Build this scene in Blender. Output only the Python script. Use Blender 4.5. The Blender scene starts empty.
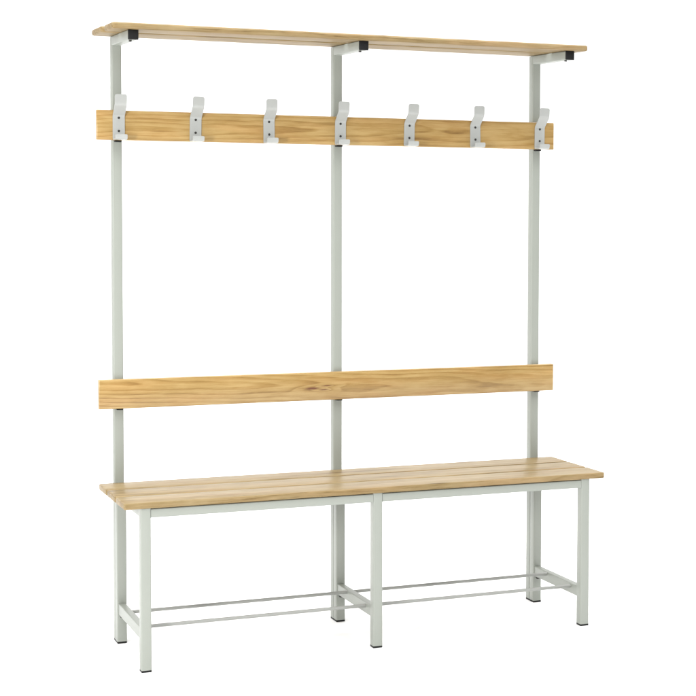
import bpy, bmesh, math
from mathutils import Vector, Matrix
import random
random.seed(7)
scene = bpy.context.scene
COL = scene.collection

# ------------------------------------------------------------------ dimensions (metres)
L = 0.6846            # spacing of the three frames
T = 0.0288            # square tube
SEAT_Z = 0.4751; SEAT_T = 0.0175
D = 0.3535            # front face of front legs (y = -D)
RAIL_TOP = SEAT_Z - SEAT_T - 0.0006
BRK_Z0, BRK_Z1 = 1.7529, 1.7800

# ------------------------------------------------------------------ node helpers
def new_mat(name):
    m = bpy.data.materials.new(name); m.use_nodes = True
    nt = m.node_tree
    b = nt.nodes['Principled BSDF']
    return m, nt, b

def N(nt, typ, **kw):
    n = nt.nodes.new(typ)
    for k, v in kw.items():
        setattr(n, k, v)
    return n

def mth(nt, op, a, b=None, c=None):
    n = N(nt, 'ShaderNodeMath', operation=op)
    for i, v in enumerate((a, b, c)):
        if v is None: continue
        if isinstance(v, (int, float)): n.inputs[i].default_value = v
        else: nt.links.new(v, n.inputs[i])
    return n.outputs[0]

def noise(nt, vec, scale, detail=3, rough=0.5):
    n = N(nt, 'ShaderNodeTexNoise')
    nt.links.new(vec, n.inputs['Vector'])
    n.inputs['Scale'].default_value = scale
    n.inputs['Detail'].default_value = detail
    n.inputs['Roughness'].default_value = rough
    return n.outputs['Fac']

def scaled(nt, vec, sx, sy, sz, off=(0, 0, 0)):
    n = N(nt, 'ShaderNodeMapping')
    nt.links.new(vec, n.inputs['Vector'])
    n.inputs['Scale'].default_value = (sx, sy, sz)
    n.inputs['Location'].default_value = off
    return n.outputs[0]

def mix(nt, fac, a, b, blend='MIX'):
    n = N(nt, 'ShaderNodeMix', data_type='RGBA', blend_type=blend)
    if isinstance(fac, (int, float)): n.inputs[0].default_value = fac
    else: nt.links.new(fac, n.inputs[0])
    for i, v in ((6, a), (7, b)):
        if isinstance(v, tuple): n.inputs[i].default_value = v + (1,)
        else: nt.links.new(v, n.inputs[i])
    return n.outputs[2]

def ramp(nt, fac, stops):
    n = N(nt, 'ShaderNodeValToRGB')
    nt.links.new(fac, n.inputs[0])
    e = n.color_ramp.elements
    while len(e) < len(stops): e.new(0.5)
    for i, (p, v) in enumerate(stops):
        e[i].position = p
        e[i].color = (v, v, v, 1) if isinstance(v, (int, float)) else v + (1,)
    return n.outputs[0]

# ------------------------------------------------------------------ varnished pine, cut from a log
# flat: local axis across the thickness ('z' for slats, 'y' for upright boards)
def pine(name, flat, seed, pith, tilt, spacing, light, mid, dark, knots=(), gloss=0.22, coat=0.35, wobble=1.0, spec=0.4, dashes=0.32):
    m, nt, b = new_mat(name)
    tc = N(nt, 'ShaderNodeTexCoord')
    sp = N(nt, 'ShaderNodeSeparateXYZ'); nt.links.new(tc.outputs['Object'], sp.inputs[0])
    X = sp.outputs[0]
    A, B = (sp.outputs[1], sp.outputs[2]) if flat == 'z' else (sp.outputs[2], sp.outputs[1])
    cb = N(nt, 'ShaderNodeCombineXYZ')
    nt.links.new(X, cb.inputs[0]); nt.links.new(A, cb.inputs[1]); nt.links.new(B, cb.inputs[2])
    v = cb.outputs[0]
    off = (seed * 3.17, seed * 1.31, seed * 2.07)
    # slow wander of the log along its length, and local waviness
    w1 = mth(nt, 'SUBTRACT', noise(nt, scaled(nt, v, 1.5, 2.0, 2.0, off), 1.0, 2), 0.5)
    w2 = mth(nt, 'SUBTRACT', noise(nt, scaled(nt, v, 3.6, 15.0, 15.0, off), 1.0, 2, .45), 0.5)
    # knots push the rings aside
    kmask = None; push = None
    for (kx, ka, rx, ra) in knots:
        dx = mth(nt, 'DIVIDE', mth(nt, 'SUBTRACT', X, kx), rx)
        da = mth(nt, 'DIVIDE', mth(nt, 'SUBTRACT', A, ka), ra)
        d2 = mth(nt, 'ADD', mth(nt, 'MULTIPLY', dx, dx), mth(nt, 'MULTIPLY', da, da))
        wob = mth(nt, 'MULTIPLY', mth(nt, 'SUBTRACT', noise(nt, scaled(nt, v, 60, 160, 160, off), 1.0, 2), 0.5), 1.6)
        g = mth(nt, 'EXPONENT', mth(nt, 'MULTIPLY', d2, -0.10))
        k = mth(nt, 'EXPONENT', mth(nt, 'MULTIPLY', mth(nt, 'MULTIPLY', d2, mth(nt, 'ADD', wob, 1.0)), -0.9))
        push = g if push is None else mth(nt, 'ADD', push, g)
        kmask = k if kmask is None else mth(nt, 'MAXIMUM', kmask, k)
    a2 = mth(nt, 'ADD', mth(nt, 'ADD', A, mth(nt, 'MULTIPLY', w1, 0.055 * wobble)), mth(nt, 'MULTIPLY', X, tilt[0]))
    b2 = mth(nt, 'ADD', mth(nt, 'ADD', B, pith), mth(nt, 'MULTIPLY', X, tilt[1]))
    b2 = mth(nt, 'ADD', b2, mth(nt, 'MULTIPLY', w2, 0.014 * wobble))
    r = mth(nt, 'SQRT', mth(nt, 'ADD', mth(nt, 'MULTIPLY', a2, a2), mth(nt, 'MULTIPLY', b2, b2)))
    r = mth(nt, 'ADD', r, mth(nt, 'MULTIPLY', w2, 0.006 * wobble))
    if push is not None:
        r = mth(nt, 'ADD', r, mth(nt, 'MULTIPLY', push, 0.014))
    ph = mth(nt, 'FRACT', mth(nt, 'DIVIDE', r, spacing))
    ring = ramp(nt, ph, [(0.0, 0.08), (0.45, 0.22), (0.80, 0.85), (0.90, 1.0), (1.0, 0.08)])
    amp = noise(nt, scaled(nt, v, 3.0, 24.0, 24.0, off), 1.0, 2)
    ringv = mth(nt, 'MULTIPLY', ring, mth(nt, 'MULTIPLY_ADD', amp, 1.3, -0.05))
    fib = noise(nt, scaled(nt, v, 12.0, 300.0, 300.0, off), 1.0, 4, .65)
    streak = noise(nt, scaled(nt, v, 2.2, 70.0, 70.0, off), 1.0, 3, .5)
    blot = noise(nt, scaled(nt, v, 4.0, 14.0, 14.0, (off[1], off[2], off[0])), 1.0, 2)
    dash = noise(nt, scaled(nt, v, 7.0, 170.0, 170.0, (off[2], off[0], off[1])), 1.0, 4, .65)
    dash = ramp(nt, dash, [(0.56, 0.0), (0.66, 1.0)])
    feather = noise(nt, scaled(nt, v, 14.0, 60.0, 60.0, (off[0], off[2], off[1])), 1.0, 4, .6)
    f = mth(nt, 'ADD', mth(nt, 'MULTIPLY', ringv, 0.56), mth(nt, 'MULTIPLY', streak, 0.42))
    f = mth(nt, 'ADD', f, mth(nt, 'MULTIPLY', dash, dashes))
    f = mth(nt, 'ADD', f, mth(nt, 'MULTIPLY', mth(nt, 'SUBTRACT', feather, 0.5), 0.55))
    f = mth(nt, 'ADD', f, mth(nt, 'MULTIPLY', mth(nt, 'SUBTRACT', fib, 0.5), 0.62))
    f = mth(nt, 'ADD', f, mth(nt, 'MULTIPLY', mth(nt, 'SUBTRACT', blot, 0.5), 0.50))
    col = ramp(nt, f, [(0.08, light), (0.48, mid), (0.95, dark)])
    warm = ramp(nt, noise(nt, scaled(nt, v, 5.0, 30.0, 30.0, (off[2], off[1], off[0])), 1.0, 3), [(0.45, 0.0), (0.70, 1.0)])
    col = mix(nt, mth(nt, 'MULTIPLY', warm, 0.35), col, mix(nt, 1.0, col, (1.08, 0.88, 0.80), 'MULTIPLY'))
    if kmask is not None:
        col = mix(nt, mth(nt, 'MINIMUM', mth(nt, 'MULTIPLY', kmask, 1.25), 1.0), col, (0.110, 0.036, 0.011))
    nt.links.new(col, b.inputs['Base Color'])
    rg = mth(nt, 'MULTIPLY_ADD', streak, 0.16, gloss)
    nt.links.new(rg, b.inputs['Roughness'])
    b.inputs['Coat Weight'].default_value = coat
    b.inputs['Specular IOR Level'].default_value = spec
    b.inputs['Coat Roughness'].default_value = 0.13
    bp = N(nt, 'ShaderNodeBump'); bp.inputs['Strength'].default_value = 0.12; bp.inputs['Distance'].default_value = 0.0006
    nt.links.new(fib, bp.inputs['Height']); nt.links.new(bp.outputs[0], b.inputs['Normal'])
    return m

LIGHT = (0.365, 0.252, 0.100); MID = (0.268, 0.166, 0.050); DARK = (0.128, 0.062, 0.014)
SL = (0.266, 0.202, 0.108); SM = (0.188, 0.135, 0.061); SD = (0.050, 0.029, 0.010)

# ------------------------------------------------------------------ powder-coated steel
m_steel, nt, b = new_mat('grey_powder_coated_steel')
tc = N(nt, 'ShaderNodeTexCoord')
c1 = noise(nt, scaled(nt, tc.outputs['Object'], 6, 6, 6), 1.0, 4)
nt.links.new(mix(nt, c1, (0.230, 0.247, 0.219), (0.252, 0.266, 0.239)), b.inputs['Base Color'])
b.inputs['Roughness'].default_value = 0.38
fine = noise(nt, scaled(nt, tc.outputs['Object'], 900, 900, 900), 1.0, 2)
bp = N(nt, 'ShaderNodeBump'); bp.inputs['Strength'].default_value = 0.10; bp.inputs['Distance'].default_value = 0.0003
nt.links.new(fine, bp.inputs['Height']); nt.links.new(bp.outputs[0], b.inputs['Normal'])

m_hook, nt, b = new_mat('grey_coated_hook_steel')
tc = N(nt, 'ShaderNodeTexCoord')
c1 = noise(nt, scaled(nt, tc.outputs['Object'], 30, 30, 30), 1.0, 3)
nt.links.new(mix(nt, c1, (0.290, 0.300, 0.288), (0.320, 0.328, 0.316)), b.inputs['Base Color'])
b.inputs['Roughness'].default_value = 0.33

m_rod, nt, b = new_mat('grey_coated_rod')
tc = N(nt, 'ShaderNodeTexCoord')
c1 = noise(nt, scaled(nt, tc.outputs['Object'], 8, 60, 60), 1.0, 3)
nt.links.new(mix(nt, c1, (0.215, 0.222, 0.206), (0.255, 0.262, 0.245)), b.inputs['Base Color'])
b.inputs['Roughness'].default_value = 0.35

m_black, nt, b = new_mat('black_plastic')
tc = N(nt, 'ShaderNodeTexCoord')
c1 = noise(nt, scaled(nt, tc.outputs['Object'], 200, 200, 200), 1.0, 3)
nt.links.new(mix(nt, c1, (0.005, 0.005, 0.005), (0.010, 0.010, 0.010)), b.inputs['Base Color'])
b.inputs['Roughness'].default_value = 0.45
b.inputs['Specular IOR Level'].default_value = 0.22

m_screw, nt, b = new_mat('dark_screw_steel')
tc = N(nt, 'ShaderNodeTexCoord')
c1 = noise(nt, scaled(nt, tc.outputs['Object'], 400, 400, 400), 1.0, 2)
nt.links.new(mix(nt, c1, (0.02, 0.02, 0.018), (0.07, 0.068, 0.065)), b.inputs['Base Color'])
b.inputs['Metallic'].default_value = 0.8; b.inputs['Roughness'].default_value = 0.35

m_white, nt, b = new_mat('white_studio_sweep')
tc = N(nt, 'ShaderNodeTexCoord')
c1 = noise(nt, scaled(nt, tc.outputs['Object'], 1.2, 1.2, 1.2), 1.0, 3)
nt.links.new(mix(nt, c1, (0.87, 0.87, 0.87), (0.89, 0.89, 0.89)), b.inputs['Base Color'])
b.inputs['Roughness'].default_value = 0.9
b.inputs['Specular IOR Level'].default_value = 0.15

# ------------------------------------------------------------------ object helpers
def link_mesh(name, bm, mat, parent, loc, smooth=True):
    bmesh.ops.recalc_face_normals(bm, faces=bm.faces)
    me = bpy.data.meshes.new(name); bm.to_mesh(me); bm.free()
    me.materials.append(mat)
    if smooth:
        for p in me.polygons: p.use_smooth = True
        me.set_sharp_from_angle(angle=math.radians(38))
    o = bpy.data.objects.new(name, me); COL.objects.link(o)
    o.location = Vector(loc)
    if parent is not None:
        o.parent = parent
        q = Vector((0, 0, 0)); p = parent
        while p is not None:
            q += Vector(p.get('_rest', p.location)); p = p.parent
        o.location = Vector(loc) - q
    return o

def box_bm(sx, sy, sz, bev=0.0, seg=2, which=None):
    bm = bmesh.new()
    bmesh.ops.create_cube(bm, size=1.0)
    bmesh.ops.scale(bm, vec=(sx, sy, sz), verts=bm.verts)
    if bev > 0:
        es = [e for e in bm.edges if which is None or which(e)]
        bmesh.ops.bevel(bm, geom=es, offset=bev, segments=seg, profile=0.5, affect='EDGES')
    return bm

def along(axis):
    i = 'xyz'.index(axis)
    return lambda e: abs((e.verts[0].co - e.verts[1].co).normalized()[i]) > 0.9

def box(name, x0, x1, y0, y1, z0, z1, mat, parent, bev=0.0, seg=2, which=None):
    bm = box_bm(x1 - x0, y1 - y0, z1 - z0, bev, seg, which)
    return link_mesh(name, bm, mat, parent, ((x0 + x1) / 2, (y0 + y1) / 2, (z0 + z1) / 2))

def tube(name, x0, x1, y0, y1, z0, z1, axis, parent, bev=0.0032):
    """closed-ended square tube with rounded long edges"""
    bm = box_bm(x1 - x0, y1 - y0, z1 - z0, bev, 4, along(axis))
    return link_mesh(name, bm, m_steel, parent, ((x0 + x1) / 2, (y0 + y1) / 2, (z0 + z1) / 2))

def cyl(name, r, a, b_, mat, parent, seg=20):
    a = Vector(a); b_ = Vector(b_); d = b_ - a
    bm = bmesh.new()
    bmesh.ops.create_cone(bm, cap_ends=True, segments=seg, radius1=r, radius2=r, depth=d.length)
    bmesh.ops.rotate(bm, cent=(0, 0, 0), matrix=d.to_track_quat('Z', 'Y').to_matrix(), verts=bm.verts)
    return link_mesh(name, bm, mat, parent, (a + b_) / 2)

def slat(name, x0, x1, y0, y1, z0, z1, mat, parent, plan_r=0.010, edge=0.0035):
    """horizontal slat: rounded plan corners, then softened edges"""
    bm = box_bm(x1 - x0, y1 - y0, z1 - z0)
    if plan_r:
        bmesh.ops.bevel(bm, geom=[e for e in bm.edges if along('z')(e)], offset=plan_r, segments=5, profile=0.5, affect='EDGES')
    h = (z1 - z0) / 2
    es = [e for e in bm.edges if abs(e.verts[0].co.z - e.verts[1].co.z) < 1e-6]
    bmesh.ops.bevel(bm, geom=es, offset=edge, segments=3, profile=0.5, affect='EDGES')
    return link_mesh(name, bm, mat, parent, ((x0 + x1) / 2, (y0 + y1) / 2, (z0 + z1) / 2))

# ------------------------------------------------------------------ setting: one white paper sweep
bm = bmesh.new()
prof = [(-12.0, 0.0), (5.0, 0.0)]
R = 2.5
for i in range(1, 17):
    a = math.pi / 2 * i / 16
    prof.append((5.0 + R * math.sin(a), R - R * math.cos(a)))
prof.append((5.0 + R, 7.0))
cols = []
for x in (-11.0, 13.0):
    cols.append([bm.verts.new((x, y, z)) for y, z in prof])
for i in range(len(prof) - 1):
    bm.faces.new((cols[0][i], cols[1][i], cols[1][i + 1], cols[0][i + 1]))
floor = link_mesh('floor', bm, m_white, None, (0, 0, 0))
for p in floor.data.polygons: p.use_smooth = True
floor['kind'] = 'structure'

# ------------------------------------------------------------------ the bench with coat rack
root = bpy.data.objects.new('coat_rack_bench', None)
root.location = (L + T / 2, -0.16, 0.0); root.empty_display_size = 0.2
COL.objects.link(root)
root['label'] = 'pine slat changing bench on grey steel frame with backrest, coat hooks and top shelf'
root['category'] = 'bench'

SX0, SX1 = -0.0469, 1.4480
# seat: three slats
ds = (0.3575 - 2 * 0.009) / 3
for i in range(3):
    y1 = 0.000 - i * (ds + 0.009) - 0.0006
    m = pine('pine_seat_slat', 'z', 11 + 5 * i, (0.030, 0.055, 0.022)[i], ((0.010, -0.006, 0.012)[i], (0.006, 0.01, -0.008)[i]),
             0.0085, SL, SM, SD, wobble=0.7, gloss=0.28, coat=0.0, spec=0.09)
    slat('seat_slat', SX0, SX1, y1 - ds, y1, SEAT_Z - SEAT_T, SEAT_Z, m, root, plan_r=0.007, edge=0.003)

# backrest board and hook board
def board(name, x0, x1, z0, z1, mat):
    bm = box_bm(x1 - x0, 0.0196, z1 - z0, 0.0022, 3)
    return link_mesh(name, bm, mat, root, ((x0 + x1) / 2, -0.0004 - 0.0098, (z0 + z1) / 2))
mb = pine('pine_backrest_board', 'y', 3, 0.036, (0.030, 0.022), 0.0105, LIGHT, MID, DARK,
          knots=[(-0.088, -0.006, 0.020, 0.0034), (-0.050, -0.011, 0.012, 0.0018), (-0.040, 0.001, 0.014, 0.0016)], wobble=1.25, dashes=0.15)
board('backrest_board', -0.0478, 1.4415, 0.6964, 0.7831, mb)
mh = pine('pine_hook_board', 'y', 8, 0.034, (-0.026, 0.024), 0.0115, LIGHT, MID, DARK, wobble=1.1, dashes=0.15)
board('hook_board', -0.0490, 1.4374, 1.4835, 1.5705, mh)

# shelf: two slats
TILT = 0.0066 / 0.24
def tilted(o, y):
    """the brackets rise slightly towards the wall side"""
    o.rotation_euler.x = TILT; o.location.z += (y + 0.231) * TILT
    return o
for i, (y0, y1) in enumerate(((-0.2455, -0.1280), (-0.1050, 0.0360))):
    m = pine('pine_shelf_slat', 'z', 21 + 4 * i, 0.03 + 0.02 * i, (0.01, -0.006), 0.009, SL, SM, SD, wobble=0.8, coat=0.0, gloss=0.42, spec=0.12)
    sh = slat('shelf_slat', (-0.0480, -0.0520)[i], 1.4400, y0, y1, BRK_Z1 + 0.0006, BRK_Z1 + 0.0185, m, root, plan_r=0.010, edge=0.0058)
    tilted(sh, (y0 + y1) / 2)

FOOT = 0.0060
def foot(parent, x0, x1, y0, y1):
    box('foot_cap', x0 + 0.0003, x1 - 0.0003, y0 + 0.0003, y1 - 0.0003, 0.0, FOOT, m_black, parent, 0.0012, 2)

RZ0, RZ1 = 0.0870, 0.1200     # lower cross rail
for k in range(3):
    x = k * L
    # upright behind the rear leg, from floor to shelf
    u = tube('upright', x, x + T, 0.0004, T + 0.0004, FOOT, BRK_Z1 + 0.0058, 'z', root)
    foot(u, x, x + T, 0.0004, T + 0.0004)
    br = tube('shelf_bracket', x, x + T, -0.2250, -0.0004, BRK_Z0, BRK_Z1, 'y', u)
    br['_rest'] = tuple(br.location); br.location.z += 0.118 * TILT; br.rotation_euler.x = TILT
    box('end_cap', x - 0.0004, x + T + 0.0004, -0.2310, -0.2252, BRK_Z0 - 0.0004, BRK_Z1 + 0.0004, m_black, br, 0.0022, 3)
    # small bolt under the bracket near its front end
    cyl('bolt', 0.0042, (x + T * 0.36, -0.208, BRK_Z0 - 0.0045), (x + T * 0.36, -0.208, BRK_Z0 + 0.0005), m_screw, br, 14)
    # thin black strips just below each board, in front of the upright
    box('under_board_strip', x + 0.005, x + T - 0.0045, -0.0170, -0.0006, 1.4785, 1.4832, m_black, u, 0.001, 1)
    box('under_board_strip', x + 0.005, x + T - 0.0045, -0.0170, -0.0006, 0.6926, 0.6961, m_black, u, 0.001, 1)
    # legs
    lr = tube('leg', x, x + T, -T, -0.0004, FOOT, RAIL_TOP, 'z', root)
    foot(lr, x, x + T, -T, -0.0004)
    lf = tube('leg', x, x + T, -D, -D + T, FOOT, RAIL_TOP, 'z', root)
    foot(lf, x, x + T, -D, -D + T)
    # cross rails front to back: one under the seat, one low down
    tube('cross_rail', x + 0.001, x + T - 0.001, -D + T + 0.0002, -T - 0.0002, RAIL_TOP - 0.0265, RAIL_TOP - 0.0005, 'y', root)
    cr = tube('cross_rail', x + 0.0035, x + T - 0.0035, -D + T + 0.0002, -T - 0.0002, RZ0, RZ1, 'y', root, 0.0025)
    # short dark cylinder below the cross rail's back end
    cyl('bolt', 0.0062, (x + T * 0.45, -T - 0.0075, RZ0 - 0.0065), (x + T * 0.45, -T - 0.0075, RZ0 + 0.0005), m_screw, cr, 14)
    del br['_rest']
# long rails under the seat, and shoe rods, in two bays
for k in range(2):
    xa, xb = k * L + T + 0.0002, (k + 1) * L - 0.0002
    tube('seat_rail', xa, xb, -D + 0.0008, -D + T - 0.001, RAIL_TOP - 0.0262, RAIL_TOP - 0.0018, 'x', root, 0.0025)
    tube('seat_rail', xa, xb, -T + 0.001, -0.0012, RAIL_TOP - 0.0262, RAIL_TOP - 0.0003, 'x', root, 0.0025)
    for y, z in ((-0.1167, 0.1142), (-0.2788, 0.1100)):
        cyl('shoe_rod', 0.0051, (xa - 0.0055, y, z), (xb + 0.0055, y, z), m_rod, root, 18)

# ------------------------------------------------------------------ double coat hooks
def hook_bm():
    """bent steel strip: centre line in (y,z), swept 35 mm wide, 2.6 mm thick"""
    def arc(c, r, a0, a1, n=5):
        return [(c[0] + r * math.cos(math.radians(a0 + (a1 - a0) * i / n)), c[1] + r * math.sin(math.radians(a0 + (a1 - a0) * i / n))) for i in range(n + 1)]
    raw = [(-0.0385, 0.0140), (-0.0370, 0.0), (0.0, 0.0), (0.0, 0.0700), (-0.0330, 0.1000), (-0.0350, 0.1295)]
    rad = [0, 0.0060, 0.0050, 0.0060, 0.0070, 0]
    pts = []
    for i, p in enumerate(raw):
        P = Vector(p)
        if rad[i] == 0:
            pts.append(P); continue
        a = (Vector(raw[i - 1]) - P).normalized(); c = (Vector(raw[i + 1]) - P).normalized()
        r = rad[i]
        p0, p2 = P + a * r, P + c * r
        for j in range(6):
            t = j / 5
            pts.append(p0 * (1 - t) ** 2 + P * 2 * t * (1 - t) + p2 * t * t)
    # refine the two ends so the corners can be rounded in width
    def subdiv_end(pts, end):
        if end == 'start': A, B = pts[0], pts[1]
        else: A, B = pts[-1], pts[-2]
        d = (B - A).normalized(); ex = [A + d * t for t in (0, 0.0008, 0.002, 0.0036, 0.006)]
        return ex
    s = subdiv_end(pts, 'start'); e = subdiv_end(pts, 'end')
    pts = s + pts[1:-1] + e[::-1]
    n = len(pts); rr = 0.006
    w = []
    for i in range(n):
        dS = sum((pts[j + 1] - pts[j]).length for j in range(i)); dE = sum((pts[j + 1] - pts[j]).length for j in range(i, n - 1))
        hw = 0.0175
        for d, q in ((dS, 0.0032), (dE, rr)):
            if d < q: hw -= q - math.sqrt(max(0, q * q - (q - d) ** 2))
        w.append(hw)
    bm = bmesh.new(); th = 0.0013; rows = []
    for i, p in enumerate(pts):
        t = (pts[min(i + 1, n - 1)] - pts[max(i - 1, 0)]).normalized()
        nn = Vector((-t.y, t.x))
        a, c = p + nn * th, p - nn * th
        rows.append([bm.verts.new((-w[i], a.x, a.y)), bm.verts.new((w[i], a.x, a.y)), bm.verts.new((w[i], c.x, c.y)), bm.verts.new((-w[i], c.x, c.y))])
    for i in range(n - 1):
        for j in range(4):
            bm.faces.new((rows[i][j], rows[i][(j + 1) % 4], rows[i + 1][(j + 1) % 4], rows[i + 1][j]))
    bm.faces.new(rows[0]); bm.faces.new(rows[-1])
    bmesh.ops.bevel(bm, geom=[e for e in bm.edges if len(e.link_faces) == 2 and e.calc_face_angle(0) > 1.2], offset=0.0005, segments=2, affect='EDGES')
    return bm

HY = -0.0200 - 0.0015
for i in range(7):
    hx = T / 2 + i * L / 3 + 0.0005
    hz = 1.4850
    if i == 0:
        h0 = link_mesh('coat_hook', hook_bm(), m_hook, root, (hx, HY, hz)); h = h0
        base_screws = []
        for sz in (0.0252, 0.0632):
            bm = bmesh.new()
            # pan head with a cross recess hollow
            for r, yy in ((0.0, -0.0004),): pass
            ringp = [(0.0036, 0.0), (0.0035, -0.0008), (0.0027, -0.0017), (0.0014, -0.0020), (0.0011, -0.0010)]
            vs = []
            for (r, yy) in ringp:
                vs.append([bm.verts.new((r * math.cos(a * math.pi / 8), yy, r * math.sin(a * math.pi / 8))) for a in range(16)])
            for a in range(len(vs) - 1):
                for c in range(16):
                    bm.faces.new((vs[a][c], vs[a][(c + 1) % 16], vs[a + 1][(c + 1) % 16], vs[a + 1][c]))
            bm.faces.new(vs[0]); bm.faces.new(vs[-1])
            base_screws.append(link_mesh('screw', bm, m_screw, h0, (hx, HY - 0.0013, hz + sz)))
    else:
        h = h0.copy(); COL.objects.link(h); h.parent = root
        h.location = Vector((hx, HY, hz)) - root.location
        h.rotation_euler.y = math.radians((0, 0.9, -0.7, 0.3, 1.1, -0.9, 0.5)[i])
        for s0 in base_screws:
            s = s0.copy(); COL.objects.link(s); s.parent = h

# ------------------------------------------------------------------ studio lamps
def area(name, loc, target, sx, sy, power, color=(1, 1, 1)):
    ld = bpy.data.lights.new(name, 'AREA'); ld.shape = 'RECTANGLE'; ld.size = sx; ld.size_y = sy
    ld.energy = power; ld.color = color
    o = bpy.data.objects.new(name, ld); COL.objects.link(o); o.location = loc
    o.rotation_euler = (Vector(target) - Vector(loc)).to_track_quat('-Z', 'Y').to_euler()
    return o
area('key_softbox', (-2.5, -2.8, 1.3), (0.7, 0, 0.85), 0.6, 0.8, 122, (1, 0.985, 0.96))
area('overhead_softbox', (0.9, -0.6, 4.6), (0.8, -0.3, 0), 8.0, 7.0, 870)
area('added_backdrop_fill', (1.8, 3.6, 4.6), (1.8, 7.2, 1.7), 14.0, 1.0, 270)  # added lamp, out of frame, that keeps the sweep's back wall white

w = bpy.data.worlds.new('World'); scene.world = w; w.use_nodes = True
bg = w.node_tree.nodes['Background']
bg.inputs[0].default_value = (1.0, 1.0, 1.0, 1); bg.inputs[1].default_value = 0.48

# ------------------------------------------------------------------ camera
cx, cy, cz = -0.9296, -4.6033, 1.2499
yaw, pitch, roll = 0.3880, -0.0497, 0.0027
f, px, py = 1571.68, 413.14, 299.32
fwd = Vector((math.sin(yaw) * math.cos(pitch), math.cos(yaw) * math.cos(pitch), math.sin(pitch)))
r = Vector((math.cos(yaw), -math.sin(yaw), 0)); u = r.cross(fwd)
r2 = r * math.cos(roll) + u * math.sin(roll); u2 = r2.cross(fwd)
cam = bpy.data.cameras.new('camera'); co = bpy.data.objects.new('camera', cam); COL.objects.link(co)
M = Matrix((r2, u2, -fwd)).transposed().to_4x4(); M.translation = Vector((cx, cy, cz))
co.matrix_world = M
cam.sensor_width = 36; cam.lens = f / 696 * 36
cam.shift_x = (348 - px) / 696; cam.shift_y = (py - 348) / 696
cam.clip_start = 0.05; cam.clip_end = 100
scene.camera = co

scene.view_settings.view_transform = 'Standard'
scene.view_settings.look = 'None'
scene.view_settings.exposure = 0
scene.view_settings.gamma = 1
scene.render.engine = 'CYCLES'
scene.cycles.max_bounces = 8
